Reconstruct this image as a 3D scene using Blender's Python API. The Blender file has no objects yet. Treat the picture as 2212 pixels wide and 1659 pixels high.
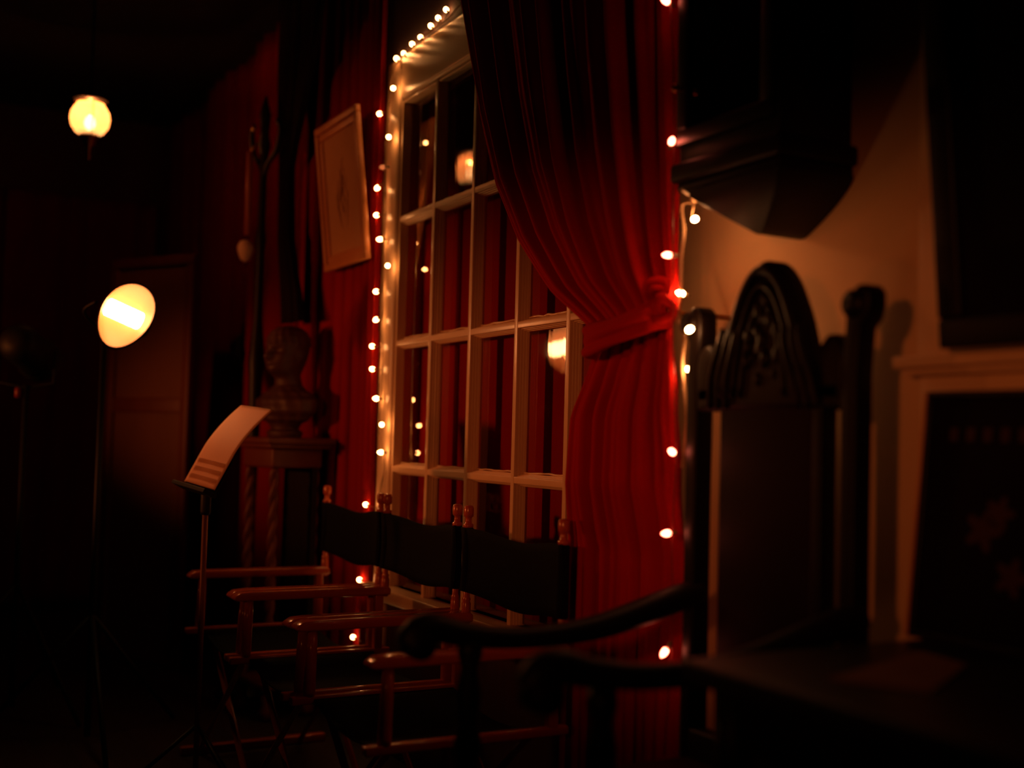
import bpy, bmesh, math, random
from mathutils import Vector, Matrix
random.seed(7)
PI = math.pi
scn = bpy.context.scene
COL = scn.collection

# ------------------------------------------------------------------ camera
cd = bpy.data.cameras.new('camera'); cam = bpy.data.objects.new('camera', cd); COL.objects.link(cam)
yaw, pitch, roll = math.radians(28.5), math.radians(2.7), 0.0265
d0 = Vector((-math.cos(yaw), math.sin(yaw), 0)); r0 = Vector((math.sin(yaw), math.cos(yaw), 0))
fwd = d0*math.cos(pitch) + Vector((0, 0, math.sin(pitch)))
u0 = -d0*math.sin(pitch) + Vector((0, 0, math.cos(pitch)))
rt = r0*math.cos(roll) + u0*math.sin(roll); up = u0*math.cos(roll) - r0*math.sin(roll)
M = Matrix((rt, up, -fwd)).transposed().to_4x4(); M.translation = Vector((0, -1.62, 1.12))
cam.matrix_world = M
cd.sensor_width = 36; cd.sensor_fit = 'HORIZONTAL'; cd.lens = 36*2500/2212
cd.clip_start = 0.05
cd.dof.use_dof = True; cd.dof.focus_distance = 3.25; cd.dof.aperture_fstop = 1.15; cd.dof.aperture_blades = 0
scn.camera = cam

# ------------------------------------------------------------------ world, exposure, lamps
w = bpy.data.worlds.new('world'); scn.world = w; w.use_nodes = True
w.node_tree.nodes['Background'].inputs[0].default_value = (0.0006, 0.0001, 0.00005, 1)
w.node_tree.nodes['Background'].inputs[1].default_value = 1.0
scn.view_settings.view_transform = 'Standard'; scn.view_settings.look = 'None'
scn.view_settings.gamma = 1.0; scn.view_settings.use_curve_mapping = False
scn.view_settings.exposure = 0.0

def lamp(name, kind, loc, target, power, color, size=.1, angle=60, blend=1.0):
    l = bpy.data.lights.new(name, kind); l.energy = power; l.color = color
    o = bpy.data.objects.new(name, l); COL.objects.link(o); o.location = loc
    if kind in ('SPOT', 'AREA'):
        o.rotation_euler = (Vector(target)-Vector(loc)).to_track_quat('-Z', 'Y').to_euler()
    if kind == 'SPOT':
        l.spot_size = math.radians(angle); l.spot_blend = blend; l.shadow_soft_size = size
    elif kind == 'POINT': l.shadow_soft_size = size
    elif kind == 'AREA':
        l.shape = 'DISK'; l.size = size; l.spread = math.radians(angle)
    return o
WARM = (1.0, .22, .05)
k_ = lamp('shaded_lamp_light', 'SPOT', (0.15, -3.2, 1.5), (-2.2, 0, 1.14), 70, WARM, .10, 21, 1.0)
k_.scale = (3.2, 1, 1)
k2 = lamp('shaded_lamp_light', 'SPOT', (-4.6, -4.0, 1.35), (-4.1, 0, 1.2), 150, WARM, .10, 23, 1.0)
k2.scale = (3.6, 1, 1)
lamp('added_fill_light', 'SPOT', (-4.1, -3.9, 1.6), (-4.5, 0, 2.0), 85, WARM, .08, 23, 1.0)      # unseen fill added to brighten the picture and left drapes
lamp('stage_flood_light', 'SPOT', (-4.14, -0.86, 1.49), (-1.6, -0.3, 0.75), 6, WARM, .05, 110, 1.0)
lamp('oil_lamp_glow', 'POINT', (-5.227, -0.89, 2.487), None, 7.0, WARM, .012)

# ------------------------------------------------------------------ materials
MATS = {}
def mat(name, col, rough=.6, metal=0.0, emit=None, estr=0, bump=0.0, bscale=40, var=0.0, vscale=6, coat=0.0, sheen=0.0, stretch=(1, 1, 1), spec=.5):
    if name in MATS: return MATS[name]
    m = bpy.data.materials.new(name); m.use_nodes = True; nt = m.node_tree; b = nt.nodes['Principled BSDF']
    b.inputs['Base Color'].default_value = (*col, 1); b.inputs['Roughness'].default_value = rough
    b.inputs['Metallic'].default_value = metal; b.inputs['Coat Weight'].default_value = coat
    b.inputs['Sheen Weight'].default_value = sheen; b.inputs['Specular IOR Level'].default_value = spec
    if emit: b.inputs['Emission Color'].default_value = (*emit, 1); b.inputs['Emission Strength'].default_value = estr
    if bump or var:
        tc = nt.nodes.new('ShaderNodeTexCoord'); mp = nt.nodes.new('ShaderNodeMapping')
        mp.inputs['Scale'].default_value = stretch; nt.links.new(tc.outputs['Object'], mp.inputs[0])
    if var:
        n = nt.nodes.new('ShaderNodeTexNoise'); n.inputs['Scale'].default_value = vscale; n.inputs['Detail'].default_value = 4
        nt.links.new(mp.outputs[0], n.inputs[0])
        mx = nt.nodes.new('ShaderNodeMix'); mx.data_type = 'RGBA'
        mx.inputs[6].default_value = (*[c*(1-var) for c in col], 1); mx.inputs[7].default_value = (*[min(1, c*(1+var)) for c in col], 1)
        nt.links.new(n.outputs[0], mx.inputs[0]); nt.links.new(mx.outputs[2], b.inputs['Base Color'])
    if bump:
        n2 = nt.nodes.new('ShaderNodeTexNoise'); n2.inputs['Scale'].default_value = bscale; n2.inputs['Detail'].default_value = 3
        nt.links.new(mp.outputs[0], n2.inputs[0])
        bp = nt.nodes.new('ShaderNodeBump'); bp.inputs['Strength'].default_value = bump; bp.inputs['Distance'].default_value = .002
        nt.links.new(n2.outputs[0], bp.inputs['Height']); nt.links.new(bp.outputs[0], b.inputs['Normal'])
    MATS[name] = m; return m

PAINT = mat('glossy_cream_paint', (.75, .50, .30), .3, bump=.35, bscale=25, var=.08, vscale=9, stretch=(1, 1, .3))
WALLC = mat('cream_wall_paint', (.62, .38, .20), .8, bump=.2, bscale=60, var=.06)
WALLR = mat('dark_red_wall', (.10, .012, .008), .8, var=.2)
DARKC = mat('dark_ceiling', (.03, .02, .015), .9, var=.2)
def floor_mat():
    m = bpy.data.materials.new('dark_floorboards'); m.use_nodes = True; nt = m.node_tree; b = nt.nodes['Principled BSDF']
    tc = nt.nodes.new('ShaderNodeTexCoord'); br = nt.nodes.new('ShaderNodeTexBrick')
    br.inputs['Scale'].default_value = 1.0; br.inputs['Brick Width'].default_value = 1.6; br.inputs['Row Height'].default_value = .11
    br.inputs['Mortar Size'].default_value = .002
    br.inputs['Color1'].default_value = (.035, .014, .006, 1); br.inputs['Color2'].default_value = (.022, .009, .004, 1)
    br.inputs['Mortar'].default_value = (.003, .002, .001, 1)
    nt.links.new(tc.outputs['Object'], br.inputs[0]); nt.links.new(br.outputs[0], b.inputs['Base Color'])
    b.inputs['Roughness'].default_value = .6
    return m
FLOOR = floor_mat()
VELVET = mat('red_velvet', (.42, .006, .003), .95, bump=.25, bscale=180, var=.15, vscale=5, spec=.1)
VELVET2 = mat('deep_red_drape', (.24, .005, .003), .95, bump=.25, bscale=120, var=.2, vscale=3, stretch=(1, 1, .2), spec=.1)
DARKDRAPE = mat('black_drape', (.012, .004, .003), .95, bump=.2, bscale=120, var=.2, spec=.1)
BACKING = mat('dull_red_backing', (.34, .009, .003), .9, var=.15, spec=.1)
CANVAS = mat('black_canvas', (.003, .0022, .0022), .9, bump=.3, bscale=300, var=.15, spec=.15)
VARN = mat('varnished_beech', (.48, .085, .022), .22, var=.25, vscale=12, stretch=(1, .15, 1), coat=.3, bump=.1, bscale=30)
DARKW = mat('dark_carved_oak', (.006, .0022, .0014), .5, var=.35, vscale=14, bump=.3, bscale=30, spec=.2)
BLACKW = mat('black_brown_wood', (.010, .005, .004), .45, var=.3, vscale=10, spec=.3)
LEATHER = mat('oxblood_leather', (.012, .0015, .002), .6, var=.25, vscale=10, bump=.3, bscale=80, spec=.12)
BLACKM = mat('matt_black_metal', (.008, .008, .008), .55, metal=0, var=.15, bump=.1, spec=.3)
BRASS = mat('old_brass', (.35, .16, .05), .4, metal=1, var=.2)
BROWNW = mat('reddish_brown_wood', (.13, .022, .008), .5, var=.3, vscale=8, stretch=(1, 1, .2), bump=.2)
BUSTM = mat('dark_bronze_plaster', (.06, .014, .008), .55, var=.35, vscale=15, bump=.5, bscale=30)
FRAMEW = mat('tan_picture_frame', (.55, .22, .08), .4, var=.2, vscale=10, bump=.15, spec=.4)
MOUNT = mat('aged_paper_print', (.52, .27, .12), .8, var=.12, vscale=7)
INK = mat('faded_brown_ink', (.36, .17, .075), .9, var=.2)
PAPER = mat('sheet_music_paper', (.50, .24, .13), .7, var=.05)
GLOSSK = mat('glazed_dark_painting', (.008, .004, .004), .6, var=.5, vscale=4, spec=.05)
CORD = mat('clear_lighting_cord', (.55, .33, .18), .35, var=.15, spec=.6)
CORDG = mat('pale_wire', (.30, .17, .08), .5, var=.15)
SOCK = mat('lamp_socket', (.25, .16, .08), .4, var=.1)
DISH = mat('orange_lit_reflector', (.27, .075, .013), .55, var=.05, metal=0)
BULBW = mat('warm_bulb', (1, .8, .5), .3, emit=(1.0, .39, .115), estr=34, var=.01)
BULBC = mat('clear_bulb', (1, .8, .6), .3, emit=(1.0, .40, .14), estr=135, var=.01)
BULBR = mat('red_bulb', (1, .3, .2), .3, emit=(1.0, .155, .085), estr=26, var=.01)
BULBD = mat('dim_bulb', (.8, .3, .1), .3, emit=(1.0, .26, .08), estr=.45, var=.01)
HALOGEN = mat('lit_flood_tube', (1, .8, .5), .3, emit=(1.0, .58, .22), estr=32, var=.01)
OILBULB = mat('lit_lamp_flame', (1, .8, .5), .3, emit=(1.0, .70, .32), estr=16, var=.01)
PALE = mat('pale_ceramic', (.92, .60, .42), .5, var=.1)
DIMRED = mat('dull_red_print', (.035, .006, .005), .7, var=.4, vscale=20)

def glass_mat(name, tint, gl=.06):
    m = bpy.data.materials.new(name); m.use_nodes = True; nt = m.node_tree; nt.nodes.clear()
    o = nt.nodes.new('ShaderNodeOutputMaterial'); t = nt.nodes.new('ShaderNodeBsdfTransparent'); t.inputs[0].default_value = (*tint, 1)
    g = nt.nodes.new('ShaderNodeBsdfGlossy'); g.inputs['Roughness'].default_value = gl; g.inputs['Color'].default_value = (1, .95, .9, 1)
    f = nt.nodes.new('ShaderNodeFresnel'); f.inputs[0].default_value = 1.62
    tc = nt.nodes.new('ShaderNodeTexCoord'); n = nt.nodes.new('ShaderNodeTexNoise'); n.inputs['Scale'].default_value = 9
    mp = nt.nodes.new('ShaderNodeMapping'); mp.inputs['Scale'].default_value = (1.5, 1, .3)
    nt.links.new(tc.outputs['Object'], mp.inputs[0]); nt.links.new(mp.outputs[0], n.inputs[0])
    bp = nt.nodes.new('ShaderNodeBump'); bp.inputs['Strength'].default_value = .25; bp.inputs['Distance'].default_value = .002
    nt.links.new(n.outputs[0], bp.inputs['Height']); nt.links.new(bp.outputs[0], g.inputs['Normal'])
    mx = nt.nodes.new('ShaderNodeMixShader')
    nt.links.new(f.outputs[0], mx.inputs[0]); nt.links.new(t.outputs[0], mx.inputs[1]); nt.links.new(g.outputs[0], mx.inputs[2])
    nt.links.new(mx.outputs[0], o.inputs[0]); return m
GLASS = glass_mat('old_window_glass', (.98, .96, .94), .035)
CLOCKGLASS = glass_mat('cabinet_glass', (.8, .7, .6), .05)
def shade_mat():
    m = bpy.data.materials.new('frosted_lamp_globe'); m.use_nodes = True; nt = m.node_tree; nt.nodes.clear()
    o = nt.nodes.new('ShaderNodeOutputMaterial'); t = nt.nodes.new('ShaderNodeBsdfTransparent'); t.inputs[0].default_value = (1, .95, .85, 1)
    tl = nt.nodes.new('ShaderNodeBsdfTranslucent'); tl.inputs[0].default_value = (.30, .22, .12, 1)
    n = nt.nodes.new('ShaderNodeTexNoise'); n.inputs['Scale'].default_value = 22; tc = nt.nodes.new('ShaderNodeTexCoord')
    nt.links.new(tc.outputs['Object'], n.inputs[0])
    e = nt.nodes.new('ShaderNodeEmission'); e.inputs[0].default_value = (1, .55, .22, 1)
    mt = nt.nodes.new('ShaderNodeMath'); mt.operation = 'MULTIPLY_ADD'; mt.inputs[1].default_value = .7; mt.inputs[2].default_value = .05
    nt.links.new(n.outputs[0], mt.inputs[0]); nt.links.new(mt.outputs[0], e.inputs[1])
    mx = nt.nodes.new('ShaderNodeMixShader'); mx.inputs[0].default_value = .8
    nt.links.new(t.outputs[0], mx.inputs[1]); nt.links.new(tl.outputs[0], mx.inputs[2])
    ad = nt.nodes.new('ShaderNodeAddShader'); nt.links.new(mx.outputs[0], ad.inputs[0]); nt.links.new(e.outputs[0], ad.inputs[1])
    nt.links.new(ad.outputs[0], o.inputs[0]); return m
GLOBE = shade_mat()

# ------------------------------------------------------------------ helpers
def tag(o, label=None, cat=None, group=None, kind=None):
    if label: o['label'] = label
    if cat: o['category'] = cat
    if group: o['group'] = group
    if kind: o['kind'] = kind
    return o
def thing(name, label, cat, loc=(0, 0, 0), rz=0, group=None):
    o = bpy.data.objects.new(name, None); COL.objects.link(o); o.empty_display_size = .05
    o.location = loc; o.rotation_euler = (0, 0, rz); return tag(o, label, cat, group)
def obj(name, bm, m, parent=None, smooth=True, bevel=0, sub=0, recalc=True):
    if recalc: bmesh.ops.recalc_face_normals(bm, faces=bm.faces)
    me = bpy.data.meshes.new(name); bm.to_mesh(me); bm.free(); me.materials.append(m)
    for p in me.polygons: p.use_smooth = smooth
    o = bpy.data.objects.new(name, me); COL.objects.link(o)
    if parent is not None: o.parent = parent
    if bevel:
        md = o.modifiers.new('bevel', 'BEVEL'); md.width = bevel; md.segments = 3; md.limit_method = 'ANGLE'; md.angle_limit = .6
    if sub:
        md = o.modifiers.new('sub', 'SUBSURF'); md.levels = sub; md.render_levels = sub
    if smooth and hasattr(me, 'shade_smooth') is False: pass
    return o
def box(bm, x0, x1, y0, y1, z0, z1, mtx=None):
    vs = [bm.verts.new(v) for v in [(x0, y0, z0), (x1, y0, z0), (x1, y1, z0), (x0, y1, z0), (x0, y0, z1), (x1, y0, z1), (x1, y1, z1), (x0, y1, z1)]]
    for f in [(0, 3, 2, 1), (4, 5, 6, 7), (0, 1, 5, 4), (1, 2, 6, 5), (2, 3, 7, 6), (3, 0, 4, 7)]: bm.faces.new([vs[i] for i in f])
    if mtx is not None:
        for v in vs: v.co = mtx @ v.co
    return vs
def B(*a, mtx=None):
    bm = bmesh.new(); box(bm, *a, mtx=mtx); return bm
def tube(bm, pts, r, n=10, cap=True, flat=1.0):
    pts = [Vector(p) for p in pts]; rs = r if isinstance(r, (list, tuple)) else [r]*len(pts)
    rings = []; prev = None
    for i, p in enumerate(pts):
        t = (pts[min(i+1, len(pts)-1)] - pts[max(i-1, 0)]).normalized()
        a = Vector((0, 0, 1)) if abs(t.z) < .9 else Vector((0, 1, 0))
        if prev is not None: a = prev
        s = t.cross(a).normalized(); b = s.cross(t).normalized(); prev = b
        rings.append([bm.verts.new(p + rs[i]*(math.cos(2*PI*k/n)*s + flat*math.sin(2*PI*k/n)*b)) for k in range(n)])
    for i in range(len(rings)-1):
        for k in range(n): bm.faces.new([rings[i][k], rings[i][(k+1) % n], rings[i+1][(k+1) % n], rings[i+1][k]])
    if cap: bm.faces.new(rings[0][::-1]); bm.faces.new(rings[-1])
    return bm
def T(pts, r, n=10, flat=1.0): return tube(bmesh.new(), pts, r, n, flat=flat)
def lathe(bm, prof, n=32, mtx=None, cap=True):
    rings = []
    for (r, z) in prof:
        ring = [bm.verts.new((max(r, 1e-4)*math.cos(2*PI*k/n), max(r, 1e-4)*math.sin(2*PI*k/n), z)) for k in range(n)]
        if mtx is not None:
            for v in ring: v.co = mtx @ v.co
        rings.append(ring)
    for i in range(len(rings)-1):
        for k in range(n): bm.faces.new([rings[i][k], rings[i][(k+1) % n], rings[i+1][(k+1) % n], rings[i+1][k]])
    if cap: bm.faces.new(rings[0][::-1]); bm.faces.new(rings[-1])
    return bm
def L(prof, n=32, mtx=None, cap=True): return lathe(bmesh.new(), prof, n, mtx, cap)
def prism(pts, axis, a, b):
    """outline pts (2D) extruded along axis 'x' or 'y' from a to b"""
    bm = bmesh.new()
    def P(p, t): return (t, p[0], p[1]) if axis == 'x' else (p[0], t, p[1])
    v0 = [bm.verts.new(P(p, a)) for p in pts]; v1 = [bm.verts.new(P(p, b)) for p in pts]
    bm.faces.new(v0); bm.faces.new(v1[::-1]); n = len(pts)
    for i in range(n): bm.faces.new([v0[i], v0[(i+1) % n], v1[(i+1) % n], v1[i]])
    return bm
def align(direction, loc):
    return Matrix.Translation(loc) @ Vector(direction).to_track_quat('Z', 'Y').to_matrix().to_4x4()
def interp(tab, z):
    if z >= tab[0][0]: return tab[0][1]
    for (a, va), (b, vb) in zip(tab, tab[1:]):
        if z >= b:
            t = (a-z)/(a-b); return va+(vb-va)*t
    return tab[-1][1]
def copy_tree(o, parent=None):
    c = o.copy(); COL.objects.link(c)
    if parent is not None: c.parent = parent
    for ch in list(o.children): copy_tree(ch, c)
    return c
def smooth_path(pts, k=6):
    out = []; P = [Vector(p) for p in pts]
    for i in range(len(P)-1):
        a, b, c, d = P[max(i-1, 0)], P[i], P[i+1], P[min(i+2, len(P)-1)]
        for j in range(k):
            t = j/k
            out.append(.5*((2*b)+(c-a)*t+(2*a-5*b+4*c-d)*t*t+(3*b-a-3*c+d)*t**3))
    out.append(P[-1]); return out

# ------------------------------------------------------------------ setting
def struct(name, bm, m, parent=None, smooth=False, bevel=0):
    o = obj(name, bm, m, parent, smooth, bevel); o['kind'] = 'structure'; return o
WX0, WX1, WZ0, WZ1 = -3.88, -2.36, .58, 2.345
XL, XR, YB, ZC = -7.7, 1.6, -4.6, 3.1
struct('floor', B(XL-.1, XR+.1, YB-.1, .6, -.1, 0), FLOOR)
struct('ceiling', B(XL-.1, XR+.1, YB-.1, .6, ZC, ZC+.1), DARKC)
bm = bmesh.new()
box(bm, XL, WX0-.0, .02, .14, 0, ZC); box(bm, WX1, XR, .02, .14, 0, ZC)
box(bm, WX0, WX1, .02, .14, 0, WZ0); box(bm, WX0, WX1, .02, .14, WZ1, ZC)
struct('wall_window', bm, WALLC)
struct('wall_left', B(XL-.1, XL, YB, .14, 0, ZC), WALLR)
struct('wall_right', B(XR, XR+.1, YB, .14, 0, ZC), WALLR)
struct('wall_back', B(XL, XR, YB-.1, YB, 0, ZC), WALLR)
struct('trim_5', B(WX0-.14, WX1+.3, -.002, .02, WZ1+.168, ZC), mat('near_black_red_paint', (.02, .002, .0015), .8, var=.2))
struct('baseboard_window', B(-1.96, XR, .0, .02, 0, .14), PAINT)

struct('trim_4', B(WX0, WX1, .0, .02, 0, .53), mat('dark_red_panelling', (.06, .010, .006), .6, var=.3, stretch=(6, 1, .5)))
# window : casing, frame, muntins, glass
win = thing('window_1', None, None); win['kind'] = 'structure'
cas = bmesh.new()
box(cas, WX0-.115, WX0, -.012, .045, .15, WZ1+.165); box(cas, WX1, WX1+.085, -.012, .045, .50, WZ1+.165)
box(cas, WX0, WX1, -.012, .045, WZ1, WZ1+.165)
c_ = struct('window_casing', cas, PAINT, win, smooth=True, bevel=.012); del c_['kind']
jm = bmesh.new()
box(jm, WX0, WX0+.012, .0, .06, WZ0, WZ1); box(jm, WX1-.012, WX1, .0, .06, WZ0, WZ1); box(jm, WX0, WX1, .0, .06, WZ1-.012, WZ1)
obj('window_jamb', jm, PAINT, win, smooth=False, bevel=.003)
obj('window_sill', B(WX0-.14, WX1+.14, -.05, .06, .535, .58), PAINT, win, smooth=True, bevel=.006)
MX = [-3.573, -3.273, -2.965, -2.672]; MZ = [1.905, 1.452, 1.0]
def muntin_profile(bm, a, b, pos, vert):
    # stepped moulding: narrow nose in front, wide shoulder behind
    for (hw, y0, y1) in ((.010, -.002, .012), (.013, .008, .020), (.016, .016, .028), (.0185, .024, .042)):
        if vert: box(bm, pos-hw, pos+hw, y0, y1, a, b)
        else: box(bm, a, b, y0+.001, y1, pos-hw, pos+hw)
for x in MX:
    bm = bmesh.new(); muntin_profile(bm, WZ0, WZ1, x, True); obj('muntin', bm, PAINT, win, smooth=True, bevel=.002)
for z in MZ:
    bm = bmesh.new(); muntin_profile(bm, WX0+.01, WX1-.01, z, False); obj('muntin', bm, PAINT, win, smooth=True, bevel=.002)
xs = [WX0]+MX+[WX1]; zs = [WZ0]+MZ[::-1]+[WZ1]
for i in range(5):
    for j in range(4):
        bm = bmesh.new(); cx, cz = (xs[i]+xs[i+1])/2, (zs[j]+zs[j+1])/2
        hw, hh = (xs[i+1]-xs[i])/2-.005, (zs[j+1]-zs[j])/2-.005
        ax, az = random.uniform(-.004, .004), random.uniform(-.004, .004)
        if i == 1 and j == 3: ax, az = 0.0, -.014
        vs = [bm.verts.new((cx+sx*hw, .034+ax*sx*hw+az*sz*hh, cz+sz*hh)) for sx, sz in ((-1, -1), (1, -1), (1, 1), (-1, 1))]
        f_ = bm.faces.new(vs)
        obj('window_pane', bm, GLASS, win, smooth=False, recalc=False)
# lower beading : old putty lumps along the pane bottoms
for z in MZ[:3]:
    bm = bmesh.new()
    for i in range(5):
        a, b = xs[i]+.022, xs[i+1]-.022; pts = [(a+(b-a)*k/9, 0.030+random.uniform(-.002, .002), z+.020+random.uniform(0, .004)) for k in range(10)]
        tube(bm, pts, [random.uniform(.002, .004) for _ in pts], 6)
    obj('putty_line', bm, PAINT, win)

# red cloth hung outside behind the panes
def sheet(name, m, x0, x1, z0, z1, y, amp, n, parent=None, cols=120, rows=30, along='x', phase=0.0, edges=None, flare=0.0, thick=.004, sharp=.7):
    bm = bmesh.new(); g = []
    for j in range(rows+1):
        z = z1+(z0-z1)*j/rows; row = []
        for i in range(cols+1):
            s = i/cols; a, b = (x0, x1) if edges is None else (interp(edges[0], z), interp(edges[1], z))
            ph = s*n+phase+.25*math.sin(5.1*s+1.3*z)+.12*math.sin(13*s+phase*3)
            f = abs(math.sin(PI*ph))**sharp
            am = amp*(1+flare*(z1-z)/(z1-z0))*(.8+.35*math.sin(7.3*s+phase))
            u = a+(b-a)*s; vv = y-am*f
            row.append(bm.verts.new((u, vv, z) if along == 'x' else (y+am*f, u, z)))
        g.append(row)
    for j in range(rows):
        for i in range(cols): bm.faces.new([g[j][i], g[j][i+1], g[j+1][i+1], g[j+1][i]])
    o = obj(name, bm, m, parent)
    if thick:
        md = o.modifiers.new('thickness', 'SOLIDIFY'); md.thickness = thick; md.offset = 1
    return o
o = sheet('backing_cloth', BACKING, WX0+.01, WX1-.01, WZ0+.005, WZ1-.005, .105, .006, 3, cols=60, rows=6)
tag(o, 'dull red cloth hanging behind the window panes', 'backcloth')

# mantel wall on the right : pilaster, ledge, frieze
struct('trim_1', B(-1.468, XR, -.002, .02, 1.28, ZC), PAINT, smooth=True, bevel=.004)
bm = B(-1.486, XR, -.045, .02, 1.262, 1.283); box(bm, -1.474, XR, -.028, .02, 1.25, 1.262)
struct('trim_2', bm, PAINT, smooth=True, bevel=.003)
bm = B(-1.458, XR, -.004, .02, 1.154, 1.25); box(bm, -1.43, XR, -.008, .02, .1, 1.154)
struct('trim_3', bm, PAINT, smooth=True, bevel=.003)

# ------------------------------------------------------------------ big tied curtain over the window's right half
XE_L = [(3.0, -3.20), (2.60, -3.16), (2.442, -3.111), (2.281, -3.048), (2.051, -2.959), (1.828, -2.846), (1.651, -2.703), (1.496, -2.525), (1.386, -2.345),
        (1.335, -2.335), (1.25, -2.375), (1.178, -2.421), (1.007, -2.435), (.6, -2.445), (.1, -2.46)]
XE_R = [(3.0, -2.06), (2.1, -2.049), (1.78, -2.035), (1.43, -2.016), (1.37, -2.03), (1.25, -1.99), (1.078, -1.985), (.8, -1.992), (.5, -2.005), (.1, -2.01)]
cur = thing('tied_curtain', 'red velvet curtain tied back over the right half of the paned window', 'curtain', (0, 0, 0))
bm = bmesh.new(); g = []; COLS, ROWS = 330, 150
for j in range(ROWS+1):
    z = 2.95+(.05-2.95)*j/ROWS
    a, b = interp(XE_L, z), interp(XE_R, z)
    near = math.exp(-((z-1.37)/.10)**2)
    row = []
    for i in range(COLS+1):
        s = i/COLS
        if z > 1.37:
            k = (z-1.37); ph = 11*s**.92+.22*math.sin(4*s+1.0+.5*k)+.10*math.sin(11*s+2)+.02*math.sin(6*z+9*s)
            am = (.075-.045*near)*(.65+.35*math.sin(9.7*s+.6)**2)
        else:
            k = (1.37-z); ph = 8*s+.28*math.sin(5*s+.4)+.12*math.sin(12*s+1)+.012*math.sin(4*z+6*s)
            am = (.062-.034*near)*(.75+.3*math.sin(7.1*s+.3+.8*k)**2)
        f = abs(math.sin(PI*ph))**(.95 if z > 1.37 else .6)
        f += .10*math.sin(2*PI*ph*2.3+z*2)*(1-near)
        belly = .015*math.sin(PI*s)*(1-near)
        swing = .02*math.exp(-((z-1.22)/.12)**2)*math.exp(-((s-.95)/.12)**2)
        low = min(1, max(0, (1.02-z)/.15)); am *= 1-.25*low
        row.append(bm.verts.new((a+(b-a)*s-.045*low*(1-.5*s), -.085+.03*low-am*f-belly*(1-low)-.02*near-swing, z)))
    g.append(row)
for j in range(ROWS):
    for i in range(COLS): bm.faces.new([g[j][i], g[j][i+1], g[j+1][i+1], g[j+1][i]])
o = obj('fabric', bm, VELVET, cur); md = o.modifiers.new('thickness', 'SOLIDIFY'); md.thickness = .004; md.offset = 1
# tie band
bm = bmesh.new(); N = 40; rings = []
for i in range(N+1):
    t = i/N
    x = -2.300+(.290)*t; zc = 1.350+.050*t+.012*math.sin(PI*t)*-1; h = .036-.006*t+.003*math.sin(9*t)
    y = -.178-.020*math.sin(PI*min(1, t*1.1)) if t > .03 else -.15
    if t > .9: y = -.178+.35*(t-.9)
    ring = []
    for k in range(12):
        q = k/11; zz = zc-h+2*h*q; bul = .010*math.sin(PI*q)+.006*math.sin(3*PI*q+3*t)+.004*math.sin(5*PI*q-2*t)
        ring.append((x, y-bul, zz))
    ring = [bm.verts.new(p) for p in ring]
    rings.append(ring)
for i in range(N):
    for k in range(11): bm.faces.new([rings[i][k], rings[i+1][k], rings[i+1][k+1], rings[i][k+1]])
o = obj('tieback', bm, VELVET, cur); md = o.modifiers.new('thickness', 'SOLIDIFY'); md.thickness = .008; md.offset = 0
# knotted loops where the tie meets the wall hook
bm = bmesh.new()
for (cx, cz, rr, w_, ph) in ((-2.035, 1.436, .030, .010, 0), (-2.028, 1.43, .018, .009, 1), (-2.012, 1.405, .022, .010, 2)):
    pts = [(cx+rr*math.cos(a), -.165+.012*math.sin(2*a+ph), cz+rr*1.1*math.sin(a)) for a in [2*PI*k/24 for k in range(24)]]+[(cx+rr, -.165+.012*math.sin(ph), cz)]
    tube(bm, pts, w_, 8)
obj('tie_knot', bm, VELVET, cur)
bm = T([(-2.02, .02, 1.40), (-2.02, -.10, 1.40), (-2.015, -.15, 1.405), (-2.0, -.155, 1.42)], .006, 8); obj('wall_hook', bm, BRASS, cur)

# ------------------------------------------------------------------ left drapes on the window wall and end wall
def drape(label, *a, m=VELVET2, group='red drapes on the walls', **k):
    o = sheet('wall_drape', m, *a, **k); tag(o, label, 'drape', group if group else None); return o
drape('red pleated drape hanging between the picture and the window', -4.72, -4.02, .03, 3.05, .012, .036, 7, phase=.2)
drape('red pleated drape behind the bust and pedestal', -5.58, -4.66, .03, 3.05, .0, .07, 5, phase=.0)
drape('red pleated drape left of the tall dark stand', -6.50, -5.50, .03, 3.05, .0, .08, 5, phase=.0)
drape('dark red drape filling the far room corner', -7.55, -6.42, .03, 3.05, .0, .09, 5, phase=.0)
drape('dark red drape on the end wall, behind the lit flood lamp', -1.02, -.12, .03, 2.56, -7.66, .06, 5, along='y', phase=.3)
drape('dark red drape on the end wall at the far left edge', -2.2, -1.04, .03, 2.56, -7.66, .06, 7, along='y', phase=.0)
ed0 = [(3.0, -5.0), (2.75, -5.0), (2.45, -4.93), (2.3, -4.87), (1.95, -4.85), (1.7, -4.79), (1.5, -4.75)]
ed1 = [(3.0, -4.38), (2.75, -4.42), (2.45, -4.62), (2.25, -4.74), (1.95, -4.72), (1.7, -4.58), (1.5, -4.52)]
o = sheet('hanging_cloth', DARKDRAPE, 0, 1, 1.58, 3.05, -.12, .04, 4, edges=(ed0, ed1), cols=80, rows=50)
tag(o, 'long black cloth gathered at its waist, hanging above the bust', 'cloth')

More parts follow.
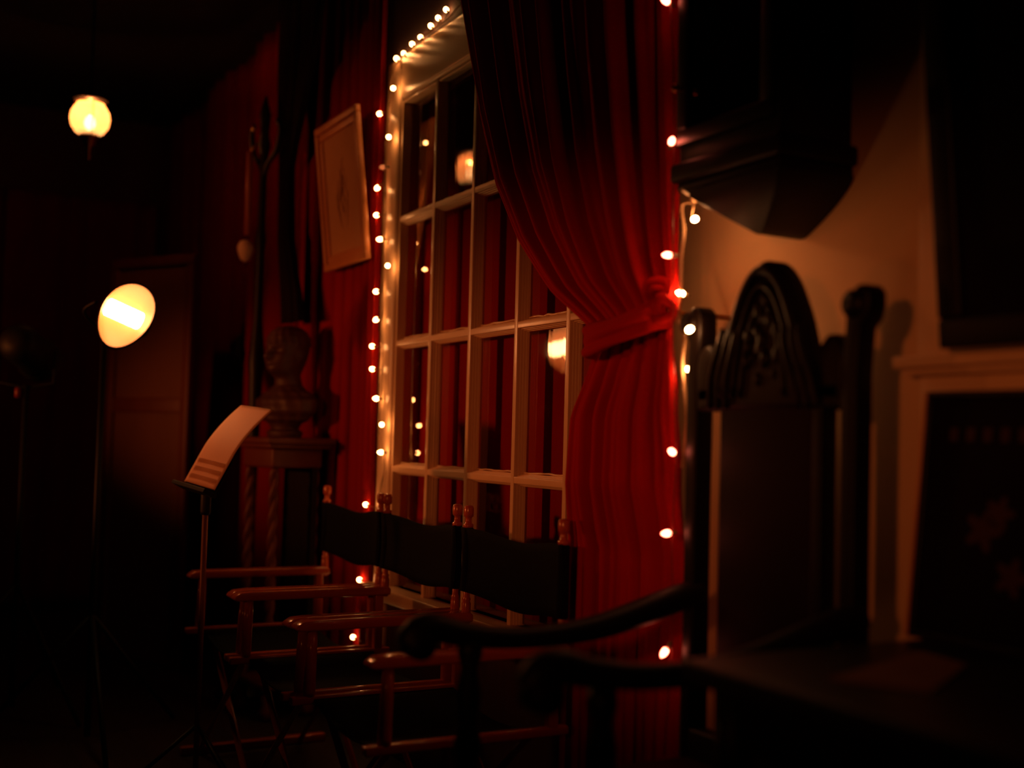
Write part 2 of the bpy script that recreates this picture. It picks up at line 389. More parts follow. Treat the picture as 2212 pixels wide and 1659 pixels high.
# ------------------------------------------------------------------ hung picture left of the window
pic = thing('framed_picture', 'tan framed print tilting forward on the red wall left of the window', 'picture', (-4.24, -.052, 1.775))
PW, PH = .46, .575
rot = Matrix.Rotation(math.radians(6.3), 4, 'X')
def frame_bm(w, h, t, d, mtx):
    bm = bmesh.new(); box(bm, -w/2, w/2, -d, 0, 0, t, mtx=mtx); box(bm, -w/2, w/2, -d, 0, h-t, h, mtx=mtx)
    box(bm, -w/2, -w/2+t, -d, 0, t, h-t, mtx=mtx); box(bm, w/2-t, w/2, -d, 0, t, h-t, mtx=mtx); return bm
obj('frame', frame_bm(PW, PH, .028, .022, rot), FRAMEW, pic, smooth=True, bevel=.004)
r2 = rot @ Matrix.Translation((0, -.002, .028))
obj('inner_moulding', frame_bm(PW-.056, PH-.056, .03, .012, r2), FRAMEW, pic, smooth=True, bevel=.004)
prt = obj('print', B(-PW/2+.05, PW/2-.05, -.006, -.002, .05, PH-.05, mtx=rot), MOUNT, pic, smooth=False)
bm = bmesh.new()
for q in range(9):   # faint drawn branches
    x, z = random.uniform(-.05, .06), random.uniform(.14, .3); pts = []
    for k in range(8): pts.append(rot @ Vector((x, -.0065, z))); x += random.uniform(-.02, .02); z += random.uniform(.01, .035)
    tube(bm, pts, [.001+.003*math.sin(PI*k/7) for k in range(8)], 5, flat=.2)
for v in bm.verts: pass
obj('drawing', bm, INK, pic)

# ------------------------------------------------------------------ string lights
WB = [(-3.439, 2.536), (-3.5, 2.527), (-3.559, 2.518), (-3.643, 2.503), (-3.715, 2.5), (-3.788, 2.487), (-3.856, 2.488), (-3.874, 2.383), (-4.007, 2.319), (-3.903, 2.209), (-3.962, 2.109), (-4.006, 2.038), (-4.006, 1.937), (-3.966, 1.841), (-3.873, 1.732), (-3.986, 1.649), (-3.977, 1.543), (-4.006, 1.448), (-3.998, 1.363), (-3.952, 1.253), (-3.882, 1.158), (-3.891, 1.058), (-4.019, 0.863), (-3.871, 0.77), (-4.056, 0.583), (-4.103, 0.365)]
WC = [(-3.351, 2.53), (-3.472, 2.511), (-3.622, 2.509), (-3.802, 2.495), (-3.919, 2.468), (-3.941, 2.404), (-3.958, 2.286), (-3.974, 2.151), (-3.949, 1.956), (-3.96, 1.768), (-3.94, 1.527), (-3.939, 1.306), (-3.943, 1.137), (-3.898, 1.02), (-3.928, 0.851), (-3.894, 0.771), (-3.916, 0.603), (-3.918, 0.47), (-3.975, 0.353)]
def bulb(parent, base, tip, m, r=.0088, extra=True):
    base, tip = Vector(base), Vector(tip); dv = tip-base; ln = dv.length
    n_ = dv.normalized()
    mt = align(n_, tip)
    bo = obj('bulb', L([(.0008, -.011), (r*.9, -.009), (r, -.003), (r*.85, .003), (r*.45, .008), (.0005, .011)], 12, mt), m, parent)
    sb = align(n_, tip-n_*.012)
    obj('socket', L([(.0035, -.016), (.0045, -.012), (.0045, -.001), (.0038, 0)], 10, sb), SOCK, bo)
    return bo
ws = thing('string_lights', 'string of warm white mini bulbs running down the left casing of the window', 'string lights', (-3.93, -.02, 2.5))
ws.location = (0, 0, 0)
def cordpath(pts, y, wob=.003):
    P = smooth_path([(x, y+random.uniform(-wob, wob), z) for x, z in pts], 8); return P
bm = bmesh.new(); P = cordpath(WC, -.022)
for p in P:
    if p.z > 2.44: p.y = -.02; p.z += .004
tube(bm, P, .0017, 6)
tube(bm, [p+Vector((.004*math.sin(i*.9), -.003+.003*math.cos(i*.9), 0)) for i, p in enumerate(P)], .0015, 6)
obj('cord', bm, CORDG, ws)
for i, (x, z) in enumerate(WB):
    by = -.04
    if i < 7: by = -.018; x *= 1.602/1.58; z = 1.12+(z-1.12)*1.602/1.58
    q = min(P, key=lambda p: (p.x-x)**2+(p.z-z)**2)
    dirv = Vector((x, by, z))-Vector((q.x, -.028, q.z))
    if dirv.length < .02: dirv = Vector((-.012, -.012, .0))
    if i < 7: dirv = Vector((-.6, .0, .5))
    base = Vector((x, by, z))-dirv.normalized()*.028
    b_ = bulb(ws, base, (x, by, z), BULBD if i == 10 else BULBW)
    obj('lead', T([(q.x, -.022, q.z), (q+base)/2+Vector((0, -.003, .002)), base], .0014, 5), CORDG, b_)
# bright loop of cord trailing down past the chairs is part of the same string

rs = thing('string_lights', 'string of red mini bulbs along the right edge of the velvet curtain', 'string lights')
RB0 = [(-1.952, 2.045), (-1.917, 1.741), (-1.928, 1.505), (-1.898, 1.103), (-1.912, .937), (-1.91, .698)]
RBm = [(x*1.0214, 1.12+(z-1.12)*1.0214) for x, z in RB0]
RC = [(x*1.036, 1.12+(z-1.12)*1.036) for x, z in [(-1.955, 2.9), (-1.95, 2.4), (-1.925, 2.03), (-1.915, 1.9), (-1.908, 1.743), (-1.905, 1.6), (-1.90, 1.50), (-1.895, 1.3), (-1.875, 1.10), (-1.885, .94), (-1.88, .8), (-1.885, .695), (-1.90, .5)]]
bm = bmesh.new(); P = cordpath(RC, -.172); tube(bm, P, .0014, 6)
obj('cord', bm, mat('dark_red_wire', (.12, .008, .005), .5, var=.1), rs)
for x, z in RBm:
    q = min(P, key=lambda p: abs(p.z-z)); b_ = bulb(rs, (q.x, -.182, q.z), (x, -.19, z), BULBR, r=.0065)
    obj('lead', T([q, (q.x-.004, -.178, q.z), (x+.012*(1 if q.x > x else -1), -.188, z)], .0014, 5), CORDG, b_)

cs = thing('string_lights', 'pale twisted wire with four clear bulbs beside the carved armchair', 'string lights')
CC = [(-1.93, 1.646), (-1.969, 1.635), (-2.013, 1.633), (-2.003, 1.576), (-2.011, 1.516), (-2.01, 1.443), (-2.017, 1.386), (-1.994, 1.353), (-2.001, 1.295), (-1.994, 1.246), (-1.982, 1.176), (-1.987, 1.117), (-1.993, 1.068)]
CC = [(x*.99, 1.12+(z-1.12)*.99) for x, z in CC]
def lift(x, z): return -.198 if x > -1.93 and z > 1.58 else -.135
P = smooth_path([(x, lift(x, z), z) for x, z in CC], 10)
bm = bmesh.new()
for ph in (0, 2*PI/3, 4*PI/3):
    tube(bm, [p+Vector((.0026*math.cos(i*1.1+ph), .0026*math.sin(i*1.1+ph), 0)) for i, p in enumerate(P)], .0017, 6)
obj('cord', bm, CORD, cs)
for (x, z), dv, ty in zip([(-1.945, 1.592), (-1.994, 1.440), (-1.867, 1.349), (-1.959, 1.276)], [(1, -.3, -.1), (.1, -1, .1), (1, -.2, .15), (.6, -.7, .1)], (-.135, -.135, -.202, -.135)):
    dv = Vector(dv).normalized(); tip = Vector((x, ty, z)); q = min(P, key=lambda p: (p-tip).length)
    b_ = bulb(cs, tip-dv*.028, tip, BULBC, r=.0062)
    obj('lead', T([q, (q+tip-dv*.028)/2, tip-dv*.026], .0015, 5), CORD, b_)

# ------------------------------------------------------------------ director's chairs
def make_chair(label):
    t = thing('director_chair', label, 'chair', (0, 0, 0), 0, "director's chairs in a row under the window")
    W = .26
    for s in (-1, 1):
        x = s*W
        # arm : flat rounded board, front end chamfered
        pr = [(-.50, .612), (-.493, .622), (-.478, .631), (-.44, .634), (.0, .634), (.012, .628), (.012, .606), (-.46, .606), (-.485, .606)]
        a = obj('armrest', prism(pr, 'x', x-.026, x+.026), VARN, t, smooth=True, bevel=.006)
        obj('leg', T([(x, -.445, .606), (x, -.447, .55), (x, -.45, .45), (x, -.45, .435)], [.013, .015, .0165, .015], 12), VARN, t)
        obj('leg', B(x-.013, x+.013, -.035, -.008, .42, .61), VARN, t, smooth=True, bevel=.004)
        obj('side_rail', B(x-.014, x+.014, -.50, .02, .415, .437), VARN, t, smooth=True, bevel=.005)
        obj('floor_rail', B(x-.016, x+.016, -.50, .02, .0, .03), VARN, t, smooth=True, bevel=.005)
        # back post with turned finial
        p = obj('back_post', L([(.010, .60), (.013, .605), (.013, .655), (.0105, .662), (.0125, .668), (.009, .674), (.009, .866), (.014, .868), (.0145, .876), (.0095, .879), (.0088, .893), (.0095, .896), (.0135, .899), (.0145, .906), (.0145, .922), (.012, .928), (.003, .930)], 20,
                Matrix.Translation((x, 0, 0))), VARN, t)
    for yy in (-.42, -.06):   # crossed folding legs
        for s in (-1, 1):
            dy = .012*s
            bm = bmesh.new(); tube(bm, [(-s*W*.96, yy+dy, .42), (s*W*.96, yy+dy, .02)], .012, 4); obj('cross_leg', bm, VARN, t, smooth=False, bevel=.003)
    # canvas back, sleeve around each post and a sag between
    bm = bmesh.new(); g = []; N = 36
    for i in range(N+1):
        q = i/N; x = -W-.016+(2*W+.032)*q; row = []
        for j in range(9):
            v = j/8; sag = math.sin(PI*q)
            z = .690+.178*v-.014*sag*(v)-.018*sag*(1-v)+.004*math.sin(9*q)
            y = .028*sag-.012+.006*math.sin(PI*v)
            row.append(bm.verts.new((x, y, z)))
        g.append(row)
    for i in range(N):
        for j in range(8): bm.faces.new([g[i][j], g[i+1][j], g[i+1][j+1], g[i][j+1]])
    for s in (-1, 1):   # sleeves
        lathe(bm, [(.0125, .690), (.0155, .693), (.0155, .864), (.0125, .868)], 16, Matrix.Translation((s*W, 0, 0)))
    o = obj('canvas_back', bm, CANVAS, t); md = o.modifiers.new('thickness', 'SOLIDIFY'); md.thickness = .004
    bm = bmesh.new(); g = []
    for i in range(17):
        q = i/16; row = []
        for j in range(9):
            v = j/8; row.append(bm.verts.new((-W+.01+(2*W-.02)*q, -.44+.40*v, .43-.035*math.sin(PI*q))))
        g.append(row)
    for i in range(16):
        for j in range(8): bm.faces.new([g[i][j], g[i+1][j], g[i+1][j+1], g[i][j+1]])
    o = obj('canvas_seat', bm, CANVAS, t); md = o.modifiers.new('thickness', 'SOLIDIFY'); md.thickness = .005
    return t
chair = make_chair("director's chair with black canvas, nearest of three, its back overlapping the velvet curtain")
labs = ["director's chair with black canvas, middle of three, its back below the window's white muntins",
        "director's chair with black canvas, farthest of three, next to the music stand"]
chair.location = (-2.665, -.16, 0); chair.rotation_euler[2] = math.radians(-.2)
for k, (x, a) in enumerate(((-3.245, .0), (-3.822, .2))):
    c = copy_tree(chair); c['label'] = labs[k]; c.location = (x, -.165, 0); c.rotation_euler[2] = math.radians(a)

# ------------------------------------------------------------------ carved throne-like armchair
th = thing('carved_armchair', 'tall dark carved wooden armchair with scrolled ears by the cream wall', 'armchair')
CXm, HW = -1.685, .2175
YF = -.17
def scroll(cx, cz, r, w0, y0, y1, turns=1.2, mir=1):
    bm = bmesh.new(); pts = []
    for k in range(26):
        a = k/25*turns*2*PI; rr = r*(1-.62*k/25); pts.append((cx+mir*rr*math.sin(a), (y0+y1)/2, cz+rr*math.cos(a)))
    tube(bm, pts, [w0*(1-.4*k/25) for k in range(26)], 8); return bm
for s in (-1, 1):
    xc = CXm+s*HW
    # back post : tapered, leaning out into a rolled ear
    prof = [(-.0175, 0), (-.0175, 1.0), (-.019, 1.22), (-.017+.006*s, 1.30), (-.018+.010*s, 1.345), (-.012+.014*s, 1.385), (.004+.016*s, 1.400), (.022+.016*s, 1.398), (.034+.014*s, 1.385), (.036+.012*s, 1.36), (.030+.010*s, 1.338), (.020+.006*s, 1.325), (.019, 1.25), (.018, 1.0), (.0175, 0)]
    if s < 0: prof = [(-p[0], p[1]) for p in prof]; prof = prof[::-1]
    p_ = obj('back_post', prism([(xc+a, b) for a, b in prof], 'y', YF, YF+.045), DARKW, th, smooth=True, bevel=.007)
    bm = L([(.0, 0), (.012, .001), (.021, .004), (.024, .010), (.024, .016)], 20, align((0, -1, 0), (xc+s*.012, YF+.012, 1.366)))
    obj('ear_roundel', bm, DARKW, p_)
# inner small shoulders between ear and crest
for s in (-1, 1):
    xc = CXm+s*(HW-.045)
    bm = prism([(xc-.03, 1.20), (xc-.032, 1.27), (xc-.025, 1.30), (xc-.008, 1.318), (xc+.012, 1.318), (xc+.026, 1.302), (xc+.032, 1.27), (xc+.03, 1.20)], 'y', YF+.0, YF+.05)
    obj('shoulder_scroll', bm, DARKW, th, smooth=True, bevel=.008)
# crest : pointed arch hood with carved ribs
def arch(wd, z0, zt, n=40, sh=1.6):
    pts = []
    for i in range(n+1):
        a = -1+2*i/n; pts.append((wd*a, z0+(zt-z0)*(1-abs(a)**sh)**.72))
    return pts
def extr_arch(wd, z0, zt, y0, y1, sh=1.75):
    pts = [(CXm+.005+x, z) for x, z in arch(wd, z0, zt, 44, sh)]
    return prism(pts, 'y', y0, y1)
crest = obj('crest', extr_arch(.128, 1.19, 1.468, YF-.005, YF+.045, 1.9), DARKW, th, smooth=True, bevel=.008)
obj('crest_rail', B(CXm-HW+.017, CXm+HW-.017, YF+.0, YF+.045, 1.185, 1.235), DARKW, th, smooth=True, bevel=.008)
for q, (wd, zt, rr) in enumerate(((.112, 1.45, .011), (.086, 1.42, .008), (.062, 1.385, .006))):
    bm = bmesh.new(); tube(bm, smooth_path([(CXm+.005+x, YF-.006, z) for x, z in arch(wd, 1.21, zt, 22, 2.0)], 2), rr, 8); obj('carved_rib', bm, DARKW, crest)
bm = bmesh.new(); rnd = random.Random(3)
for k in range(26):   # carved foliage bosses
    a = rnd.uniform(0, 2*PI); r_ = rnd.uniform(.0, 1); x = CXm+.005+.055*r_*math.cos(a); z = 1.315+.08*r_*math.sin(a)
    bmesh.ops.create_icosphere(bm, subdivisions=2, radius=rnd.uniform(.006, .013), matrix=Matrix.Translation((x, YF-.006, z)) @ Matrix.Diagonal((1, .7, 1.5, 1)))
obj('carved_foliage', bm, DARKW, crest)
for s in (-1, 1):
    for k in range(3):
        bm = T(smooth_path([(CXm+s*(.150-.024*k), YF-.004, 1.19), (CXm+s*(.138-.024*k), YF-.012, 1.25), (CXm+s*(.115-.022*k), YF-.012, 1.31), (CXm+s*(.108-.02*k), YF-.006, 1.345)], 5), .0075, 8)
        obj('carved_leaf', bm, DARKW, crest)
# back panel : upholstered, narrow slot either side
obj('back_panel', B(CXm-.131, CXm+.135, YF+.002, YF+.032, .53, 1.20), LEATHER, th, smooth=True, bevel=.012)
obj('panel_stile', B(CXm+.135, CXm+.158, YF-.002, YF+.04, .50, 1.20), DARKW, th, smooth=True, bevel=.006)
obj('lower_rail', B(CXm-HW, CXm+HW, YF+.0, YF+.04, .46, .55), DARKW, th, smooth=True, bevel=.006)
# arms
aL = [(-.14, .820), (-.195, .808), (-.268, .788), (-.377, .762), (-.481, .751), (-.581, .751), (-.677, .764), (-.735, .778), (-.768, .770), (-.782, .748)]
for s, xx in ((-1, -1.9), (1, -1.46)):
    P = smooth_path([(xx, y, z+(.012 if s > 0 else 0)) for y, z in aL], 5)
    bm = bmesh.new(); rr = [.024+.004*math.sin(i*.2) for i in range(len(P))]
    tube(bm, P, rr, 14, flat=1.0)
    a_ = obj('arm', bm, DARKW, th)
    bm = L([(.002, -.03), (.024, -.027), (.028, -.021), (.028, .021), (.024, .027), (.002, .03)], 22, align((1, 0, 0), (xx, -.765, .752)))
    obj('arm_scroll', bm, DARKW, a_)
    obj('arm_support', L([(.024, .44), (.024, .50), (.016, .52), (.027, .56), (.018, .60), (.024, .66), (.015, .70), (.024, .73), (.02, .755)], 20, Matrix.Translation((xx, -.66, 0))), DARKW, th)
    obj('leg', L([(.022, 0), (.03, .02), (.03, .06), (.018, .08), (.026, .14), (.018, .22), (.027, .30), (.027, .42), (.024, .44)], 20, Matrix.Translation((xx, -.66, 0))), DARKW, th)
    obj('side_stretcher', B(xx-.014, xx+.014, -.64, -.12, .12, .155), DARKW, th, smooth=True, bevel=.005)
bm = B(CXm-HW-.005, CXm+HW+.005, -.70, -.125, .39, .44); obj('seat_frame', bm, DARKW, th, smooth=True, bevel=.008)
obj('seat_cushion', B(CXm-HW+.01, CXm+HW-.01, -.69, -.17, .44, .50), LEATHER, th, smooth=True, bevel=.022)
obj('front_stretcher', T([(CXm-HW, -.66, .2), (CXm, -.66, .22), (CXm+HW, -.66, .2)], [.012, .022, .012], 12), DARKW, th)

# ------------------------------------------------------------------ dark wall cabinet above the armchair
cb = thing('wall_cabinet', 'large black-brown wall cabinet with stepped tapering base above the carved armchair', 'cabinet')
CB0, CB1 = -1.965, -1.655
obj('case', B(CB0, CB1, -.165, .02, 1.70, 2.75), BLACKW, cb, smooth=True, bevel=.004)
bm = B(CB0-.008, CB1+.02, -.185, .02, 1.665, 1.705); box(bm, CB0, CB1+.008, -.172, .02, 1.645, 1.668)
obj('base_moulding', bm, DARKW, cb, smooth=True, bevel=.008)
# tapering corbel
bm = bmesh.new(); rings = []
for k in range(13):
    t = k/12; z = 1.648-.106*t; e = t**1.5
    x0 = CB0+.005+(.165)*t**.9; x1 = CB1+.012-(.135)*e; y0 = -.172+.075*e
    rings.append([bm.verts.new(p) for p in ((x0, y0, z), (x1, y0, z), (x1, .018, z), (x0, .018, z))])
for a, b in zip(rings, rings[1:]):
    for i in range(4): bm.faces.new([a[i], a[(i+1) % 4], b[(i+1) % 4], b[i]])
bm.faces.new(rings[-1]); bm.faces.new(rings[0][::-1])
obj('corbel', bm, DARKW, cb, smooth=True, bevel=.004)
dr = obj('door', frame_bm(.30, .95, .035, .015, Matrix.Translation(((CB0+CB1)/2, -.165, 1.74))), BLACKW, cb, smooth=True, bevel=.004)
obj('door_glass', B((CB0+CB1)/2-.115, (CB0+CB1)/2+.115, -.170, -.166, 1.775, 2.655), CLOCKGLASS, dr, smooth=False)
obj('door_knob', L([(.004, 0), (.004, .01), (.009, .014), (.009, .02), (.003, .024)], 16, align((0, -1, 0), ((CB0+CB1)/2-.132, -.18, 1.86))), BRASS, dr)

# ------------------------------------------------------------------ dark painting above the mantel and dark poster leaning on the table
pt = thing('dark_painting', 'big dark framed painting tilting forward above the cream ledge', 'painting', (-.66, -.03, 1.292))
rot = Matrix.Rotation(math.radians(5.2), 4, 'X')
obj('frame', frame_bm(1.42, 1.2, .05, .03, rot), BLACKW, pt, smooth=True, bevel=.006)
obj('canvas', B(-.67, .67, -.015, -.01, .04, 1.16, mtx=rot), GLOSSK, pt, smooth=False)
po = thing('leaning_poster', 'dark framed poster leaning on the wall under the cream ledge, standing on the table', 'poster', (-.95, -.055, .801))
rot = Matrix.Rotation(math.radians(-5.9), 4, 'X')
obj('frame', frame_bm(.94, .42, .012, .018, rot), BLACKW, po, smooth=True, bevel=.003)
obj('edge_highlight_strip', B(-.474, -.468, -.018, .002, .0, .42, mtx=rot), FRAMEW, po, smooth=False)  # tan strip colours in the highlight along the black frame's left edge
obj('print', B(-.458, .458, -.008, -.004, .012, .408, mtx=rot), GLOSSK, po, smooth=False)
bm = bmesh.new()
for k in range(22): box(bm, -.42+.034*k, -.42+.034*k+.016, -.0095, -.008, .335, .358, mtx=rot)
obj('lettering', bm, DIMRED, po, smooth=False)
for (x, z, r_) in ((-.34, .19, .028), (-.31, .22, .022), (-.28, .12, .025), (-.22, .26, .03), (-.12, .16, .035)):
    bm = bmesh.new(); n = 40      # one five-lobed blossom outline
    vs = [bm.verts.new(rot @ Vector((x+r_*(1+.35*math.cos(5*2*PI*k/n))*math.cos(2*PI*k/n), -.0085, z+r_*(1+.35*math.cos(5*2*PI*k/n))*math.sin(2*PI*k/n)))) for k in range(n)]
    bm.faces.new(vs); obj('flower_motif', bm, DIMRED, po, smooth=False)

tb = thing('side_table', 'dark wooden table against the wall, right of the carved armchair', 'table')
obj('tabletop', B(-1.405, -.45, -.56, -.012, .765, .8), BLACKW, tb, smooth=True, bevel=.006)
obj('apron', B(-1.37, -.49, -.52, -.04, .68, .765), BLACKW, tb, smooth=False, bevel=.003)
for x in (-1.35, -.51):
    for y in (-.50, -.06): obj('leg', L([(.016, 0), (.02, .03), (.024, .4), (.028, .66), (.028, .765)], 14, Matrix.Translation((x, y, 0))), BLACKW, tb)
bm = bmesh.new(); q = [(-1.198, -.463), (-1.305, -.165), (-1.197, -.189), (-1.08, -.398)]
vs = [bm.verts.new((x, y, .8015)) for x, y in q]; bm.faces.new(vs)
o = obj('lighter_patch_sheet', bm, mat('brown_patch', (.22, .09, .05), .8, var=.15), None, smooth=False)  # brown sheet added for a faint lit patch on the glossy tabletop
md = o.modifiers.new('thickness', 'SOLIDIFY'); md.thickness = .002; tag(o, 'brown sheet added for the faint lighter patch on the dark glossy table', 'patch')

# ------------------------------------------------------------------ music stand and sheet
BL, BR_, TR_, TL_ = Vector((-3.656, -.785, .960)), Vector((-3.60, -.69, .936)), Vector((-3.519, -.556, 1.212)), Vector((-3.572, -.655, 1.216))
# true sheet : 0.24 wide desk leaning back, seen nearly edge-on
B0, B1, T1, T0 = Vector((-3.717, -.771, .957)), Vector((-3.471, -.735, .941)), Vector((-3.421, -.586, 1.209)), Vector((-3.671, -.628, 1.218))
org = (B0+B1)/2; wdir = (B1-B0).normalized(); hdir = (T0+T1)/2-org
hdir = (hdir-wdir*hdir.dot(wdir)).normalized(); nrm = wdir.cross(hdir).normalized()
if nrm.dot(fwd) > 0: nrm = -nrm
MSX = Matrix((wdir, hdir, nrm)).transposed().to_4x4(); MSX.translation = org
ms = thing('music_stand', 'black music stand left of the farthest director\'s chair', 'music stand')
obj('desk', B(-.12, .12, -.012, .11, -.010, -.006, mtx=MSX), BLACKM, ms, smooth=False)
obj('ledge', B(-.13, .13, -.022, -.010, -.010, .035, mtx=MSX), BLACKM, ms, smooth=False, bevel=.001)
obj('pole', T([(-3.60, -.73, .0), (-3.60, -.73, .98)], .009, 12), mat('dull_steel', (.30, .12, .06), .45, metal=.6, var=.1), ms)
obj('hub', L([(.014, .86), (.016, .87), (.016, .93), (.012, .96)], 14, Matrix.Translation((-3.60, -.73, 0))), BLACKM, ms)
for k in range(3):
    a = k*2*PI/3+.4; obj('leg', T([(-3.60, -.73, .22), (-3.60+.25*math.cos(a), -.73+.25*math.sin(a), .01)], .007, 8), BLACKM, ms)
bm = bmesh.new(); g = []
for i in range(13):
    row = []
    for j in range(25):
        u_, v_ = i/12, j/24; row.append(bm.verts.new(MSX @ Vector((-.122+.244*u_, .30*v_, .002-.10*max(0, v_-.4)**1.7+.003*math.sin(PI*u_)))))
    g.append(row)
for i in range(12):
    for j in range(24): bm.faces.new([g[i][j], g[i+1][j], g[i+1][j+1], g[i][j+1]])
o = obj('sheet_music', bm, PAPER); md = o.modifiers.new('thickness', 'SOLIDIFY'); md.thickness = .0015
bm = bmesh.new()
for r_ in range(10):
    for k in range(5):
        v0 = .02+r_*.027+k*.0028
        if v0 > .28: continue
        box(bm, -.105, .105, v0, v0+.0004, .004, .0062, mtx=MSX) if v0 < .10 else None
obj('stave_lines', bm, INK, o, smooth=False)
tag(o, 'cream sheet of music curling over the top of the music stand', 'sheet music')

# ------------------------------------------------------------------ bust on carved pedestal
def bust(parent, loc, rz):
    bm = bmesh.new(); N = 56; rings = []
    # z, rx (ear to ear), ry (front-back), centre y (front is -y)
    S = [(0, .075, .06, 0), (.02, .08, .065, 0), (.035, .06, .05, 0), (.05, .07, .055, 0), (.075, .115, .075, 0), (.11, .15, .088, .0), (.145, .155, .085, .004), (.175, .125, .072, .008),
         (.195, .082, .06, .010), (.212, .058, .054, .012), (.235, .053, .053, .008), (.250, .054, .058, -.002), (.262, .058, .072, -.010), (.278, .064, .083, -.012), (.300, .070, .090, -.008), (.325, .074, .094, -.003),
         (.350, .077, .097, .002), (.375, .078, .098, .004), (.400, .075, .094, .006), (.422, .065, .082, .008), (.440, .046, .06, .010), (.450, .022, .03, .010), (.453, .004, .005, .01)]
    def at(z):
        for a, b in zip(S, S[1:]):
            if z <= b[0]:
                t = (z-a[0])/(b[0]-a[0]); t2 = t*t*(3-2*t); return [a[i]+(b[i]-a[i])*(t if i < 1 else t2) for i in (1, 2, 3)]
        return S[-1][1:]
    Z = 90
    for j in range(Z+1):
        z = .453*j/Z; rx, ry, cy = at(z); ring = []
        for k in range(N):
            a = 2*PI*k/N; sx, sy = math.sin(a), -math.cos(a); fa = (a+PI) % (2*PI)-PI   # a=0 is front
            if z < .2 and z > .05: sgn = 1 if sx > 0 else -1; 
            r = 1.0; x = rx*sx; y = cy+ry*sy
            G = lambda c, s_, cz, sz: math.exp(-((fa-c)/s_)**2-((z-cz)/sz)**2)
            push = .026*G(0, .13, .318, .016)+.014*G(0, .10, .335, .02)+.008*G(0, .5, .362, .010)-.013*(G(.36, .20, .345, .012)+G(-.36, .20, .345, .012))
            push += .009*G(0, .3, .262, .010)+.006*G(0, .3, .290, .006)-.004*G(0, .25, .283, .004)+.006*(G(.75, .25, .32, .02)+G(-.75, .25, .32, .02))
            push += .014*(G(1.62, .10, .33, .022)+G(-1.62, .10, .33, .022))
            if z > .37: push += .004*math.sin(17*a+60*z)      # wavy hair
            x += push*sx; y += push*sy
            if .06 < z < .2: y -= .010*math.cos(3*a)*.5+.004*math.sin(14*a+50*z)   # draped folds
            ring.append(bm.verts.new((x, y, z)))
        rings.append(ring)
    for a, b in zip(rings, rings[1:]):
        for i in range(N): bm.faces.new([a[i], a[(i+1) % N], b[(i+1) % N], b[i]])
    bm.faces.new(rings[0][::-1]); bm.faces.new(rings[-1])
    mt = Matrix.Translation(loc) @ Matrix.Rotation(rz, 4, 'Z')
    for v in bm.verts: v.co = mt @ v.co
    return obj('portrait_bust', bm, BUSTM, parent)
o = bust(None, (-4.545, -.19, 1.101), math.radians(28)); tag(o, 'dark portrait bust on the carved pedestal between music stand and window', 'sculpture')
pd = thing('carved_pedestal', 'carved dark wooden pedestal table with twisted legs under the bust', 'pedestal', (-4.56, -.19, 0), math.radians(10))
bm = B(-.17, .17, -.15, .15, 1.075, 1.10); box(bm, -.155, .155, -.135, .135, 1.058, 1.076); obj('top', bm, BROWNW, pd, smooth=True, bevel=.006)
bm = B(-.13, .13, -.11, .11, .98, 1.058); obj('apron', bm, BROWNW, pd, smooth=True, bevel=.01)
for sx in (-1, 1):
    for sy in (-1, 1):
        bm = bmesh.new(); ox, oy = sx*.105, sy*.088
        for ph in (0, PI):
            tube(bm, [(ox+.009*math.cos(z*38+ph), oy+.009*math.sin(z*38+ph), z) for z in [.12+.86*k/70 for k in range(71)]], .013, 8)
        obj('twisted_leg', bm, BROWNW, pd)
        obj('foot', L([(.02, 0), (.03, .015), (.03, .04), (.018, .06), (.024, .12)], 16, Matrix.Translation((ox, oy, 0))), BROWNW, pd)
obj('lower_shelf', B(-.14, .14, -.12, .12, .12, .145), BROWNW, pd, smooth=True, bevel=.006)
obj('back_board', B(-.10, .14, .06, .085, .145, .98), BLACKW, pd, smooth=False)

# ------------------------------------------------------------------ tall dark stand with side rod and pale cup
st = thing('tall_stand', 'tall dark turned wooden stand with slim brown side rod, left of the bust', 'stand', (-4.9, -.215, 0))
obj('pole', L([(.12, 0), (.12, .02), (.05, .05), (.022, .10), (.020, .8), (.026, 1.2), (.030, 1.35), (.036, 1.42), (.030, 1.50), (.020, 1.6), (.018, 1.9), (.024, 1.95), (.017, 2.0), (.016, 2.30), (.026, 2.36), (.018, 2.42), (.024, 2.50), (.004, 2.58)], 20), BLACKW, st)
bm = bmesh.new()
for s, dx in ((1, .10), (-1, .06)):
    tube(bm, smooth_path([(0, 0, 2.22), (s*dx*.3, s*.01, 2.28), (s*dx*.8, s*.03, 2.33), (s*dx, s*.04, 2.42), (s*dx*.8, s*.03, 2.46)], 5), .012, 8)
obj('scroll_bracket', bm, BLACKW, st)
bm = bmesh.new(); tube(bm, [(-.02, -.055, 1.97), (-.02, -.055, 2.33)], .014, 12); obj('side_rod', bm, mat('brown_rod', (.40, .09, .035), .5, var=.2), st)
obj('rod_hook', T([(-.02, -.055, 2.33), (-.01, -.03, 2.37), (0, 0, 2.36)], .006, 8), BRASS, st)
obj('cup', L([(.003, -.055), (.020, -.045), (.034, -.010), (.036, .010), (.026, .032), (.012, .040)], 22, Matrix.Translation((-.02, -.06, 1.905))), PALE, st)
obj('tassel', L([(.004, -.12), (.022, -.10), (.026, -.06), (.016, -.02), (.02, .0), (.008, .02)], 16, Matrix.Translation((-.05, -.06, 1.52))), BLACKW, st)
obj('glass_drop', L([(.002, -.02), (.010, -.008), (.010, .008), (.002, .02)], 14, Matrix.Translation((.0, -.05, 2.43))), mat('glinting_brass', (.5, .3, .12), .2, metal=.8, var=.1), st)

